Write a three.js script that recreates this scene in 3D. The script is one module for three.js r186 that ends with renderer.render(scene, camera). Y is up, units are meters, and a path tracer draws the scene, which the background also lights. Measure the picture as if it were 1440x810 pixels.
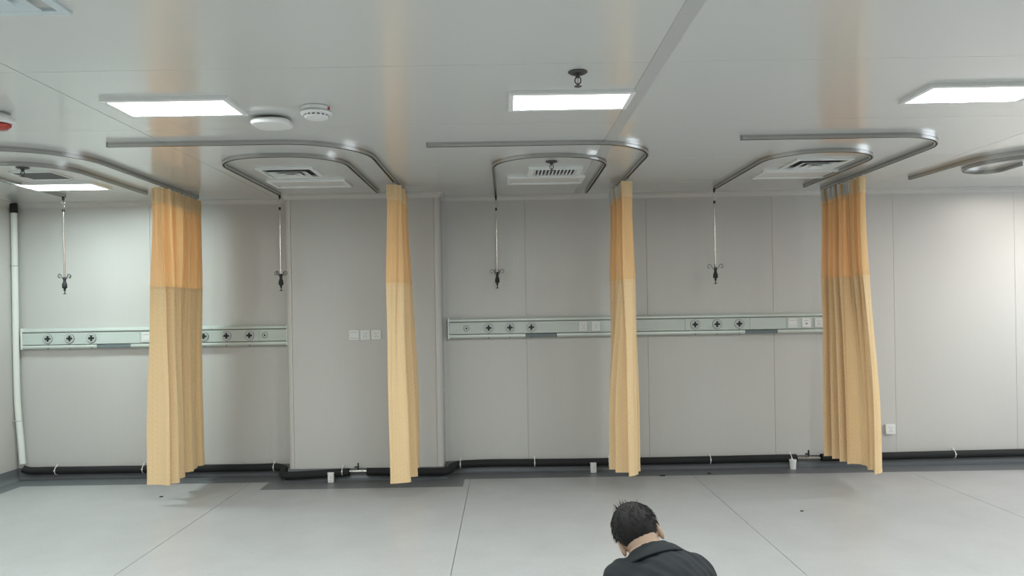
import * as THREE from 'three';
import { RoundedBoxGeometry } from 'three/addons/geometries/RoundedBoxGeometry.js';
import { mergeGeometries, mergeVertices, toCreasedNormals } from 'three/addons/utils/BufferGeometryUtils.js';
import { RectAreaLightUniformsLib } from 'three/addons/lights/RectAreaLightUniformsLib.js';

// ---------------------------------------------------------------- camera, sky, exposure
// world: x right, y up, z towards the camera; back wall plane at z = 0, floor at y = 0, metres
const H = 2.55;                                   // ceiling height
const scene = new THREE.Scene();
const FOCAL = 1080;                               // pixels of the 1440 x 810 frame
const camera = new THREE.PerspectiveCamera(2 * Math.atan(405 / FOCAL) * 180 / Math.PI, 1440 / 810, 0.05, 60);
camera.position.set(0, 1.485, 7.1);
camera.rotation.set(0, 0, -0.0166);               // the phone was held about one degree off level
camera.setViewOffset(1440, 810, 10, -32, 1440, 810);
scene.background = new THREE.Color().setRGB(0.84, 0.92, 1.0);   // pale overcast sky outside the window
scene.backgroundIntensity = 1.8;

const renderer = new THREE.WebGLRenderer({ antialias: true });
renderer.toneMapping = THREE.LinearToneMapping;
renderer.toneMappingExposure = 2.9;
renderer.shadowMap.enabled = true;
RectAreaLightUniformsLib.init();
const LAMP = 17;                                   // radiance of a lit ceiling panel

// ---------------------------------------------------------------- helpers
let seed = 20240611;
const rnd = () => { seed = (seed * 1664525 + 1013904223) >>> 0; return seed / 4294967296; };
const smooth = (a, b, x) => { const t = Math.min(1, Math.max(0, (x - a) / (b - a))); return t * t * (3 - 2 * t); };
const lerp = (a, b, t) => a + (b - a) * t;
const V = (x, y, z) => new THREE.Vector3(x, y, z);
const taken = new Map();
function numbered(name) {
  const n = taken.get(name) ?? 0; taken.set(name, n + 1);
  return n ? name + '_' + String(n).padStart(3, '0') : name;
}
const lin = (r, g, b) => new THREE.Color().setRGB(r, g, b);
function uvBox(g) {                                  // uv in metres, by the way each face points
  const p = g.attributes.position, n = g.attributes.normal, uv = new Float32Array(p.count * 2);
  for (let i = 0; i < p.count; i++) {
    const ax = Math.abs(n.getX(i)), ay = Math.abs(n.getY(i)), az = Math.abs(n.getZ(i));
    if (ay >= ax && ay >= az) { uv[2 * i] = p.getX(i); uv[2 * i + 1] = p.getZ(i); }
    else if (az >= ax) { uv[2 * i] = p.getX(i); uv[2 * i + 1] = p.getY(i); }
    else { uv[2 * i] = p.getZ(i); uv[2 * i + 1] = p.getY(i); }
  }
  g.setAttribute('uv', new THREE.BufferAttribute(uv, 2));
  return g;
}
const box = (w, h, d, x = 0, y = 0, z = 0) => uvBox(new THREE.BoxGeometry(w, h, d).translate(x, y, z));
const span = (x0, x1, y0, y1, z0, z1) => box(x1 - x0, y1 - y0, z1 - z0, (x0 + x1) / 2, (y0 + y1) / 2, (z0 + z1) / 2);
const rbox = (w, h, d, r, x = 0, y = 0, z = 0, s = 2) => new RoundedBoxGeometry(w, h, d, s, r).translate(x, y, z);
const cyl = (r0, r1, h, x = 0, y = 0, z = 0, seg = 24) => new THREE.CylinderGeometry(r0, r1, h, seg).translate(x, y, z);
const lathe = (pts, seg = 32) => new THREE.LatheGeometry(pts.map(([r, y]) => new THREE.Vector2(r, y)), seg);
const tube = (pts, r, seg = 24, rs = 8) => new THREE.TubeGeometry(new THREE.CatmullRomCurve3(pts), seg, r, rs);
const plain = (g) => { g = g.index ? g.toNonIndexed() : g; for (const k of Object.keys(g.attributes)) if (!['position', 'normal', 'uv'].includes(k)) g.deleteAttribute(k); if (!g.attributes.uv) uvBox(g); return g; };
const join = (...gs) => mergeGeometries(gs.flat().map(plain));
const flat = (g) => { g = g.index ? g.toNonIndexed() : g; g.computeVertexNormals(); return g; };
function add(name, geo, mat, parent = scene, label) {
  const m = new THREE.Mesh(geo, mat); m.name = parent === scene ? numbered(name) : name;
  if (label) m.userData.label = label;
  parent.add(m); return m;
}
function tag(o, label, category, group) { o.userData.label = label; o.userData.category = category; if (group) o.userData.group = group; return o; }
function thing(name, label, category, [x, y, z] = [0, 0, 0], group) {
  const g = new THREE.Group(); g.name = numbered(name); g.position.set(x, y, z); scene.add(g);
  return tag(g, label, category, group);
}
function struct(name, geo, mat) { const m = add(name, geo, mat); m.userData.kind = 'structure'; return m; }
function copyOf(src, [x, y, z], label, group) {
  const c = src.clone(); c.name = numbered(src.name.replace(/_\d{3}$/, '')); c.position.set(x, y, z); scene.add(c);
  c.userData = { ...src.userData, label }; if (group) c.userData.group = group;
  return c;
}
// a profile [u across, v up] swept along points in the xz plane at height y
function sweep(pts, profile, y, closed = false, crease = 0.6) {
  const n = pts.length, pos = [], idx = [], m = profile.length;
  for (let i = 0; i < n; i++) {
    const a = pts[closed ? (i + n - 1) % n : Math.max(0, i - 1)], b = pts[i], c = pts[closed ? (i + 1) % n : Math.min(n - 1, i + 1)];
    let t1 = [b[0] - a[0], b[1] - a[1]], t2 = [c[0] - b[0], c[1] - b[1]];
    const l1 = Math.hypot(...t1), l2 = Math.hypot(...t2);
    if (l1 < 1e-9) t1 = t2; if (l2 < 1e-9) t2 = t1;
    const u1 = [t1[0] / (Math.hypot(...t1)), t1[1] / Math.hypot(...t1)], u2 = [t2[0] / Math.hypot(...t2), t2[1] / Math.hypot(...t2)];
    let tx = u1[0] + u2[0], tz = u1[1] + u2[1]; const tl = Math.hypot(tx, tz); tx /= tl; tz /= tl;
    const k = 1 / Math.max(0.35, tx * u1[0] + tz * u1[1]);
    for (const [u, v] of profile) pos.push(b[0] - tz * u * k, y + v, b[1] + tx * u * k);
  }
  const rings = closed ? n : n - 1;
  for (let i = 0; i < rings; i++) for (let j = 0; j < m; j++) {
    const a = i * m + j, b = i * m + (j + 1) % m, c = ((i + 1) % n) * m + j, d = ((i + 1) % n) * m + (j + 1) % m;
    idx.push(a, c, b, b, c, d);
  }
  if (!closed) {
    const sh = THREE.ShapeUtils.triangulateShape(profile.map(([u, v]) => new THREE.Vector2(u, v)), []);
    for (const [a, b, c] of sh) { idx.push(a, b, c); const o = (n - 1) * m; idx.push(o + a, o + c, o + b); }
  }
  const g = new THREE.BufferGeometry(); g.setAttribute('position', new THREE.Float32BufferAttribute(pos, 3)); g.setIndex(idx);
  const f = toCreasedNormals(g, crease); return uvBox(f);
}
function arc(cx, cz, r, a0, a1, n = 18) {            // angles in degrees, 0 = +x, 90 = +z
  const o = []; for (let i = 0; i <= n; i++) { const a = (a0 + (a1 - a0) * i / n) * Math.PI / 180; o.push([cx + r * Math.cos(a), cz + r * Math.sin(a)]); } return o;
}

// ---------------------------------------------------------------- textures
function noiseGrid(n, s) { let q = s >>> 0; const a = new Float32Array(n * n); for (let i = 0; i < n * n; i++) { q = (q * 1664525 + 1013904223) >>> 0; a[i] = q / 4294967296; } return a; }
function fbm(n, s, base, oct) {
  const out = new Float32Array(n * n); let amp = 1, tot = 0;
  for (let o = 0; o < oct; o++) {
    const c = base << o, g = noiseGrid(c, s + o * 77);
    for (let y = 0; y < n; y++) for (let x = 0; x < n; x++) {
      const fx = x / n * c, fy = y / n * c, x0 = Math.floor(fx), y0 = Math.floor(fy); let tx = fx - x0, ty = fy - y0; tx = tx * tx * (3 - 2 * tx); ty = ty * ty * (3 - 2 * ty);
      const x1 = (x0 + 1) % c, y1 = (y0 + 1) % c;
      out[y * n + x] += amp * lerp(lerp(g[y0 * c + x0], g[y0 * c + x1], tx), lerp(g[y1 * c + x0], g[y1 * c + x1], tx), ty);
    }
    tot += amp; amp *= 0.55;
  }
  for (let i = 0; i < n * n; i++) out[i] /= tot;
  return out;
}
function dataTex(n, fn, srgb = true) {
  const d = new Uint8Array(n * n * 4);
  for (let y = 0; y < n; y++) for (let x = 0; x < n; x++) { const c = fn(x, y); const i = 4 * (y * n + x); d[i] = c[0]; d[i + 1] = c[1]; d[i + 2] = c[2]; d[i + 3] = 255; }
  const t = new THREE.DataTexture(d, n, n); t.wrapS = t.wrapT = THREE.RepeatWrapping; t.magFilter = THREE.LinearFilter; t.minFilter = THREE.LinearMipmapLinearFilter; t.generateMipmaps = true;
  if (srgb) t.colorSpace = THREE.SRGBColorSpace; t.needsUpdate = true; return t;
}
const ribTex = dataTex(256, (x) => { const v = 128 + 90 * Math.sin(x / 256 * Math.PI * 2 * 16) + 25 * Math.sin(x / 256 * Math.PI * 2 * 5 + 1); const c = Math.max(0, Math.min(255, v)); return [c, c, c]; }, false);
ribTex.repeat.set(1 / 0.32, 1);
const nF = fbm(512, 11, 8, 6), nG = noiseGrid(512, 5);
const floorTex = dataTex(512, (x, y) => { const v = 226 + 16 * (nF[y * 512 + x] - 0.5) + 14 * (nG[y * 512 + x] - 0.5); return [v, v, v]; });
floorTex.repeat.set(1 / 1.6, 1 / 1.6);
const floorBump = dataTex(512, (x, y) => { const v = 128 + 120 * (nF[y * 512 + x] - 0.5); return [v, v, v]; }, false);
floorBump.repeat.set(1 / 0.7, 1 / 0.7);
const nC = fbm(512, 91, 4, 5);
const panelBump = dataTex(512, (x, y) => { const v = 128 + 200 * (nC[y * 512 + x] - 0.5); return [v, v, v]; }, false);
panelBump.repeat.set(1 / 2.3, 1 / 2.3);
const weave = dataTex(64, (x, y) => { const v = 246 + 9 * Math.sin(x * Math.PI / 4) * Math.sin(y * Math.PI / 4) + 10 * (nG[y * 512 + x] - 0.5); return [v, v, v]; });
weave.repeat.set(24, 24);
const netTex = dataTex(64, (x, y) => { const h = ((x % 8) < 3 || (y % 8) < 3) ? 255 : 135; return [h, h, h]; }, false);
netTex.repeat.set(40, 40);

// ---------------------------------------------------------------- materials
const std = (o) => new THREE.MeshStandardMaterial(o), phy = (o) => new THREE.MeshPhysicalMaterial(o);
const M = {
  wall: phy({ color: lin(0.575, 0.567, 0.545), roughness: 0.36, bumpMap: ribTex, bumpScale: 0.0003 }),
  ceil: phy({ color: lin(0.645, 0.66, 0.64), roughness: 0.2, clearcoat: 0.6, clearcoatRoughness: 0.13, bumpMap: panelBump, bumpScale: 0.0006 }),
  slab: std({ color: lin(0.32, 0.33, 0.32), roughness: 0.9 }),
  trim: phy({ color: lin(0.61, 0.60, 0.58), roughness: 0.38 }),
  batten: phy({ color: lin(0.50, 0.505, 0.495), roughness: 0.4 }),
  floor: phy({ color: lin(0.565, 0.57, 0.575), map: floorTex, roughness: 0.36, bumpMap: floorBump, bumpScale: 0.0006 }),
  floorDark: phy({ color: lin(0.165, 0.175, 0.185), roughness: 0.4, bumpMap: floorBump, bumpScale: 0.0005 }),
  weld: std({ color: lin(0.20, 0.205, 0.20), roughness: 0.7 }),
  bronze: phy({ color: lin(0.075, 0.075, 0.07), metalness: 0.4, roughness: 0.4 }),
  alu: phy({ color: lin(0.50, 0.50, 0.485), metalness: 1, roughness: 0.27 }),
  aluCap: std({ color: lin(0.25, 0.26, 0.25), roughness: 0.6 }),
  chrome: phy({ color: lin(0.60, 0.585, 0.56), metalness: 1, roughness: 0.22 }),
  steel: phy({ color: lin(0.20, 0.195, 0.19), metalness: 0.8, roughness: 0.35 }),
  black: std({ color: lin(0.012, 0.013, 0.014), roughness: 0.55 }),
  foam: std({ color: lin(0.012, 0.013, 0.014), roughness: 0.8 }),
  white: phy({ color: lin(0.80, 0.81, 0.80), roughness: 0.4 }),
  pvc: phy({ color: lin(0.80, 0.82, 0.78), roughness: 0.35 }),
  plate: phy({ color: lin(0.78, 0.79, 0.775), roughness: 0.35 }),
  plateDark: std({ color: lin(0.16, 0.17, 0.16), roughness: 0.6 }),
  unit: phy({ color: lin(0.60, 0.655, 0.615), roughness: 0.38, metalness: 0.1 }),
  unitPanel: phy({ color: lin(0.56, 0.62, 0.585), roughness: 0.45 }),
  groove: std({ color: lin(0.13, 0.16, 0.15), roughness: 0.6 }),
  slate: phy({ color: lin(0.16, 0.20, 0.21), roughness: 0.3 }),
  socketDark: std({ color: lin(0.03, 0.05, 0.045), roughness: 0.5 }),
  diffuserOn: phy({ color: lin(0.9, 0.9, 0.9), emissive: lin(0.97, 1.0, 0.98), emissiveIntensity: 1.6, roughness: 0.5 }),
  diffuserOff: phy({ color: lin(0.70, 0.70, 0.68), roughness: 0.55 }),
  vent: phy({ color: lin(0.74, 0.77, 0.76), roughness: 0.42 }),
  ventBlue: phy({ color: lin(0.60, 0.68, 0.71), roughness: 0.42 }),
  galvanised: phy({ color: lin(0.34, 0.35, 0.35), metalness: 0.6, roughness: 0.5 }),
  ventGrey: phy({ color: lin(0.17, 0.18, 0.18), roughness: 0.5 }),
  dark: std({ color: lin(0.02, 0.022, 0.022), roughness: 0.8 }),
  red: phy({ color: lin(0.42, 0.05, 0.035), roughness: 0.25 }),
  cloth: phy({ color: lin(0.98, 0.715, 0.405), map: weave, roughness: 0.9, side: THREE.DoubleSide, transmission: 0.10, thickness: 0 }),
  net: phy({ color: lin(0.98, 0.66, 0.33), alphaMap: netTex, transparent: true, roughness: 0.9, side: THREE.DoubleSide, transmission: 0.2, thickness: 0 }),
  header: phy({ color: lin(0.97, 0.72, 0.41), map: weave, roughness: 0.9, side: THREE.DoubleSide, transmission: 0.2, thickness: 0 }),
  tape: std({ color: lin(0.62, 0.63, 0.62), roughness: 0.8, side: THREE.DoubleSide }),
  skin: phy({ color: lin(0.40, 0.275, 0.195), roughness: 0.55 }),
  hair: std({ color: lin(0.0045, 0.0035, 0.003), roughness: 0.75 }),
  jacket: std({ color: lin(0.0125, 0.016, 0.019), roughness: 0.9, side: THREE.DoubleSide }),
  trousers: std({ color: lin(0.035, 0.04, 0.05), roughness: 0.9 }),
  shoe: std({ color: lin(0.03, 0.03, 0.03), roughness: 0.6 }),
  pane: phy({ color: lin(1, 1, 1), transmission: 1, thickness: 0, roughness: 0.02 }),
};

// ---------------------------------------------------------------- the room shell
const XL = -4.52, XR = 6.4, ZF = 10.8;
// floor: slab, light vinyl sheets with welded joints, dark border strip
const floor = struct('floor', span(XL - 0.2, XR + 0.2, -0.2, -0.006, -0.2, ZF + 0.2), M.weld);
const colL = -1.95, colR = -0.57, colZ = 0.25;      // boxed-in column
const B = 0.21;                                      // width of the dark border
const sheetCuts = [XL + B, -2.27, -0.33, 1.64, 3.55, 5.45, XR - B];
for (let i = 0; i + 1 < sheetCuts.length; i++) {
  const a = sheetCuts[i] + 0.0022, b = sheetCuts[i + 1] - 0.0022;
  const cL = colL - B + 0.05, cR = colR + B - 0.02;   // outline of the border round the column
  const s = new THREE.Shape();
  const pts = [[a, ZF - B]];
  const zAt = (x) => (x > cL && x < cR ? colZ + B + 0.13 : B + 0.09);
  pts.push([a, zAt(a + 0.001)]);
  for (const c of [cL, cR]) if (c > a && c < b) { pts.push([c, zAt(c - 0.001)]); pts.push([c, zAt(c + 0.001)]); }
  pts.push([b, zAt(b - 0.001)]); pts.push([b, ZF - B]);
  pts.forEach(([x, z], k) => (k ? s.lineTo(x, -z) : s.moveTo(x, -z)));
  const g = new THREE.ExtrudeGeometry(s, { depth: 0.006, bevelEnabled: false }).rotateX(-Math.PI / 2).translate(0, -0.006, 0);
  add('vinyl_sheet', uvBox(g), M.floor, floor);
}
add('border_strip', join(
  span(XL, XR, -0.006, -0.0012, 0, colZ + B + 0.14), span(XL, XL + B + 0.005, -0.006, -0.0013, 0.3, ZF), span(XR - B, XR, -0.006, -0.0013, 0.3, ZF), span(XL, XR, -0.006, -0.0012, ZF - B, ZF)),
  M.floorDark, floor, 'dark grey vinyl border strip along the walls');

// back wall: slab and sandwich panels
const wallBack = struct('wall_back', span(XL - 0.2, XR + 0.2, -0.2, H + 0.2, -0.2, -0.02), M.slab);
const cutsL = [XL, -3.27, colL + 0.02], cutsR = [colR - 0.02, 0.198, 1.318, 2.482, 3.6, 4.72, 5.84, XR];
for (const cuts of [cutsL, cutsR]) for (let i = 0; i + 1 < cuts.length; i++)
  add('wall_panel', span(cuts[i] + 0.0011, cuts[i + 1] - 0.0011, 0, H, -0.02, 0), M.wall, wallBack);
// column
const column = struct('wall_column', span(colL + 0.06, colR - 0.06, 0, H, -0.02, colZ - 0.04), M.slab);
add('wall_panel', span(colL + 0.052, colR - 0.052, 0, H, colZ - 0.045, colZ), M.wall, column);
add('wall_panel', span(colL, colL + 0.04, 0, H, 0, colZ - 0.052), M.wall, column);
add('wall_panel', span(colR - 0.04, colR, 0, H, 0, colZ - 0.052), M.wall, column);
for (const [cx, a0, a1] of [[colL + 0.05, 90, 180], [colR - 0.05, 0, 90]]) {
  const o = arc(cx, colZ - 0.05, 0.053, a0, a1, 10), q = arc(cx, colZ - 0.05, 0.03, a1, a0, 10);
  const s = new THREE.Shape(); [...o, ...q].forEach(([x, z], k) => (k ? s.lineTo(x, -z) : s.moveTo(x, -z)));
  add('corner_trim', toCreasedNormals(new THREE.ExtrudeGeometry(s, { depth: H, bevelEnabled: false }).rotateX(-Math.PI / 2), 0.5), M.trim, column, 'rounded aluminium corner trim');
}
// left, right and rear walls
const wallLeft = struct('wall_left', span(XL - 0.2, XL - 0.02, -0.2, H + 0.2, -0.02, ZF + 0.2), M.slab);
for (let z = 0; z < ZF; z += 1.16) add('wall_panel', span(XL - 0.02, XL, 0, H, z + 0.0018, Math.min(ZF, z + 1.16) - 0.0018), M.wall, wallLeft);
const W0 = 0.55, W1 = 3.35, WB = 0.85, WT = 2.15;   // window opening in the right wall (z range, sill, head)
struct('wall_right', join(
  span(XR, XR + 0.2, -0.2, H + 0.2, -0.02, W0), span(XR, XR + 0.2, -0.2, H + 0.2, W1, ZF + 0.2), span(XR, XR + 0.2, -0.2, WB, W0, W1), span(XR, XR + 0.2, WT, H + 0.2, W0, W1)), M.wall);
struct('wall_rear', span(XL - 0.2, XR + 0.2, -0.2, H + 0.2, ZF, ZF + 0.2), M.wall);
const win = struct('window_1', join(
  span(XR + 0.06, XR + 0.12, WB, WB + 0.05, W0, W1), span(XR + 0.06, XR + 0.12, WT - 0.05, WT, W0, W1), span(XR + 0.06, XR + 0.12, WB, WT, W0, W0 + 0.05), span(XR + 0.06, XR + 0.12, WB, WT, W1 - 0.05, W1), span(XR + 0.06, XR + 0.12, WB, WT, (W0 + W1) / 2 - 0.03, (W0 + W1) / 2 + 0.03)), M.white);
for (const [a, b] of [[W0 + 0.05, (W0 + W1) / 2 - 0.03], [(W0 + W1) / 2 + 0.03, W1 - 0.05]]) add('pane', span(XR + 0.088, XR + 0.092, WB + 0.05, WT - 0.05, a, b), M.pane, win);
struct('exterior_ground', span(XR + 0.2, XR + 14, -3.3, -3.1, -10, 20), M.batten);

// ceiling: slab, glossy steel panels, battens
const ducts = [[-1.585, 1.345, 0.345, 0.305], [2.34, 1.36, 0.345, 0.305], [-1.815, 4.76, 0.585, 0.585], [0.398, 1.205, 0.32, 0.25], [-3.42, 1.40, 0.285, 0.265]];   // x, z, width, depth of the openings for the air vents
function plateWithOpenings(x0, x1, z0, z1, y0, y1) {
  const s = new THREE.Shape(); s.moveTo(x0, -z0); s.lineTo(x1, -z0); s.lineTo(x1, -z1); s.lineTo(x0, -z1);
  for (const [x, z, w, d] of ducts) if (x > x0 && x < x1 && z > z0 && z < z1) { const h = new THREE.Path(); h.moveTo(x - w / 2, -z - d / 2); h.lineTo(x + w / 2, -z - d / 2); h.lineTo(x + w / 2, -z + d / 2); h.lineTo(x - w / 2, -z + d / 2); s.holes.push(h); }
  return uvBox(flat(new THREE.ExtrudeGeometry(s, { depth: y1 - y0, bevelEnabled: false }).rotateX(-Math.PI / 2).translate(0, y0, 0)));
}
const ceiling = struct('ceiling', plateWithOpenings(XL - 0.2, XR + 0.2, -0.2, ZF + 0.2, H + 0.018, H + 0.22), M.slab);
const cx = [XL, -2.08, 0.652, 0.708, 3.28, XR], cz = [0, 0.58, 1.646, 2.712, 3.778, 5.4, 6.466, 7.532, 8.598, 9.664, ZF];
for (const [a, b] of [[0, 1], [1, 2], [3, 4], [4, 5]]) for (let k = 0; k + 1 < cz.length; k++)
  add('ceiling_panel', plateWithOpenings(cx[a] + 0.0022, cx[b] - 0.0022, cz[k] + 0.001, cz[k + 1] - 0.001, H, H + 0.018), M.ceil, ceiling);
add('joint_strip', span(0.646, 0.714, H - 0.003, H + 0.01, 0, ZF), M.batten, ceiling, 'flat grey joint strip');
// cove trims between walls and ceiling
const cove = [[0, 0]]; for (let k = 0; k <= 6; k++) { const a = k / 6 * Math.PI / 2; cove.push([0.04 - 0.04 * Math.sin(a), -0.04 + 0.04 * Math.cos(a) - 0]); }
function coveRun(n, pts) { struct('trim_' + n, sweep(pts, [[-0.001, 0.001], [0.042, 0.001], [0.042, -0.004], [0.026, -0.009], [0.013, -0.018], [0.006, -0.03], [0.003, -0.045], [-0.001, -0.045]], H), M.trim); }
coveRun(1, [[XL, 0], [colL, 0]]); coveRun(2, [[colL, 0], [colL, colZ], [colR, colZ], [colR, 0]]); coveRun(3, [[colR, 0], [XR, 0]]); coveRun(4, [[XL, ZF], [XL, 0]]);
// vertical cove in the corners
struct('trim_5', span(colR, colR + 0.03, 0.09, H - 0.04, 0, 0.006), M.trim);
struct('trim_6', span(colL - 0.03, colL, 0.09, H - 0.04, 0, 0.006), M.trim);
// coved vinyl skirting
function skirting(side, pts) { const s = struct('baseboard_' + side, sweep(pts, [[-0.002, 0.105], [0.007, 0.105], [0.008, 0.05], [0.013, 0.028], [0.024, 0.012], [0.045, 0.0], [-0.002, 0.0]], 0, false, 0.9), M.floorDark); return s; }
skirting('back', [[XL, 0], [colL, 0], [colL, colZ], [colR, colZ], [colR, 0], [XR, 0]]); skirting('left', [[XL, ZF], [XL, 0]]);

// ---------------------------------------------------------------- ceiling light panels
function lampPanel(x, z, lit, label, group, tint = [0.945, 1, 0.985], power = 1) {
  const t = thing('ceiling_light_panel', label, 'ceiling light', [x, H, z], group);
  const w = 0.62, d = 0.32, a = 0.565, b = 0.262, s = new THREE.Shape();
  s.moveTo(-w / 2, -d / 2); s.lineTo(w / 2, -d / 2); s.lineTo(w / 2, d / 2); s.lineTo(-w / 2, d / 2);
  const h = new THREE.Path(); h.moveTo(-a / 2, -b / 2); h.lineTo(-a / 2, b / 2); h.lineTo(a / 2, b / 2); h.lineTo(a / 2, -b / 2); s.holes.push(h);
  add('frame', flat(new THREE.ExtrudeGeometry(s, { depth: 0.016, bevelEnabled: true, bevelThickness: 0.003, bevelSize: 0.004, bevelOffset: -0.004, bevelSegments: 2 }).rotateX(Math.PI / 2)), M.white, t);
  add('diffuser', box(a, 0.004, b, 0, -0.005, 0), lit ? M.diffuserOn : M.diffuserOff, t);
  if (lit) {
    const l = new THREE.RectAreaLight(lin(...tint), LAMP * power, a, b); l.name = 'panel_light'; l.rotation.x = -Math.PI / 2; l.position.set(0, -0.012, 0); t.add(l);
  }
  return t;
}
lampPanel(-1.64, 3.22, true, 'lit white ceiling light panel next to the smoke detector', undefined, [0.92, 1, 0.97]);
lampPanel(0.345, 3.22, true, 'lit white ceiling light panel beside the flat joint strip');
lampPanel(2.39, 3.23, true, 'lit white ceiling light panel in the ward side away from the smoke detector');
lampPanel(-3.52, 0.94, true, 'small lit ceiling light panel in the bay with the white corner pipe', undefined, [0.82, 1, 0.99], 1.08);
lampPanel(4.95, 0.94, true, 'small lit warm ceiling light panel in the bay with the low wall socket', undefined, [1, 0.92, 0.83], 1.05);
lampPanel(-1.56, 0.87, false, 'unlit ceiling light panel inside the infusion rail above the wall column bay');
lampPanel(0.345, 0.86, false, 'unlit ceiling light panel inside the infusion rail beside the joint strip');
lampPanel(2.35, 0.94, false, 'unlit ceiling light panel inside the infusion rail over the long head unit end');
for (const [x, z] of [[-3.62, 3.22], [4.36, 3.23], [-3.62, 5.5], [-1.64, 5.5], [0.345, 5.5], [2.39, 5.5], [4.36, 5.5], [-1.64, 7.8], [0.345, 7.8], [2.39, 7.8], [-3.62, 7.8], [4.36, 7.8]])
  lampPanel(x, z, true, 'lit white ceiling light panel in the near part of the ward', 'ceiling light panels over the near part of the ward');

// ---------------------------------------------------------------- curtain rails and infusion rails
const railProfile = [[-0.012, 0], [-0.012, -0.009], [-0.0085, -0.010], [-0.0085, -0.0135], [-0.012, -0.014], [-0.012, -0.029], [-0.006, -0.029], [-0.006, -0.004], [0.006, -0.004], [0.006, -0.029], [0.012, -0.029], [0.012, -0.014], [0.0085, -0.0135], [0.0085, -0.010], [0.012, -0.009], [0.012, 0]];
function rail(name, label, category, pts, group) {
  const t = thing(name, label, category, [0, H, 0], group);
  add('track', sweep(pts, railProfile, 0, false, 0.5), M.alu, t);
  for (const [a, b] of [[pts[0], pts[1]], [pts[pts.length - 1], pts[pts.length - 2]]]) {
    const g = box(0.006, 0.031, 0.026); g.rotateY(-Math.atan2(a[1] - b[1], a[0] - b[0])); const l = Math.hypot(a[0] - b[0], a[1] - b[1]);
    add('end_cap', g.translate(a[0] + (a[0] - b[0]) / l * 0.003, -0.0155, a[1] + (a[1] - b[1]) / l * 0.003), M.aluCap, t);
  }
  return t;
}
function curtainRail(label, x, zEnd, zFront, xLeft, r) {
  return rail('curtain_rail', label, 'curtain rail', [[x, zEnd], [x, (zEnd + zFront - r) / 2], ...arc(x - r, zFront - r, r, 0, 90, 20), [(x - r + xLeft) / 2, zFront], [xLeft, zFront]], 'bent ceiling curtain rails');
}
const RX = [-2.715, -0.865, 0.985, 2.865];          // x of the four curtain runs
curtainRail('bent aluminium curtain rail round the bay with the white corner pipe', RX[0], 0.28, 2.38, -4.4, 0.5);
curtainRail('bent aluminium curtain rail carrying the curtain in front of the wall column', RX[1], 0.3, 2.42, -2.40, 0.5);
curtainRail('bent aluminium curtain rail carrying the curtain midway along the long head unit', RX[2], 0.2, 2.27, -0.47, 0.44);
curtainRail('bent aluminium curtain rail carrying the curtain at the end of the long head unit', RX[3], 0.2, 2.33, 1.49, 0.40);
rail('curtain_rail', 'bent aluminium curtain rail over the bay with the low wall socket', 'curtain rail', [[3.395, 0.70], [3.425, 1.06], [3.44, 1.30], ...arc(3.94, 1.34, 0.5, 180, 90, 20), [5.0, 1.84], [6.2, 1.84]], 'bent ceiling curtain rails');

function infusionRail(label, x0, x1, z0, z1, zf) {
  const c = (x0 + x1) / 2, r = (x1 - x0) / 2, k = Math.min(r, 0.36);
  const pts = [[x0, z0], [x0, (z0 + zf) / 2], [x0, zf - k - 0.05], ...arc(x0 + k, zf - k, k, 180, 90, 16), ...arc(x1 - k, zf - k, k, 90, 0, 16), [x1, zf - k - 0.05], [x1, (z1 + zf) / 2], [x1, z1]];
  return rail('infusion_rail', label, 'infusion rail', pts, 'U-shaped ceiling infusion rails');
}
const iv = [[-3.77, -3.03, 0.50, 0.58, 1.92], [-1.945, -1.085, 0.40, 0.47, 2.04], [-0.066, 0.742, 0.12, 0.28, 1.89], [1.86, 2.635, 0.36, 0.40, 1.90]];
const ivLabels = ['round the dark grille and small lit panel', 'in the bay next to the wall column', 'round the grille beside the flat joint strip', 'in the bay ending at the widest curtain'];
iv.forEach((a, i) => infusionRail('U-shaped aluminium infusion rail ' + ivLabels[i], ...a));
{
  const c = new THREE.CatmullRomCurve3([[5.6, 1.60], [4.6, 1.62], [4.1, 1.62], [3.85, 1.57], [3.70, 1.47], [3.61, 1.32], [3.59, 1.16], [3.64, 1.03], [3.75, 0.94], [3.88, 0.92], [3.95, 1.0], [3.95, 1.12], [3.94, 1.26]].map(([x, z]) => V(x, 0, z)));
  rail('infusion_rail', 'hook-shaped aluminium infusion rail over the bay with the low wall socket', 'infusion rail', c.getPoints(70).map((p) => [p.x, p.z]));
}

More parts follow.
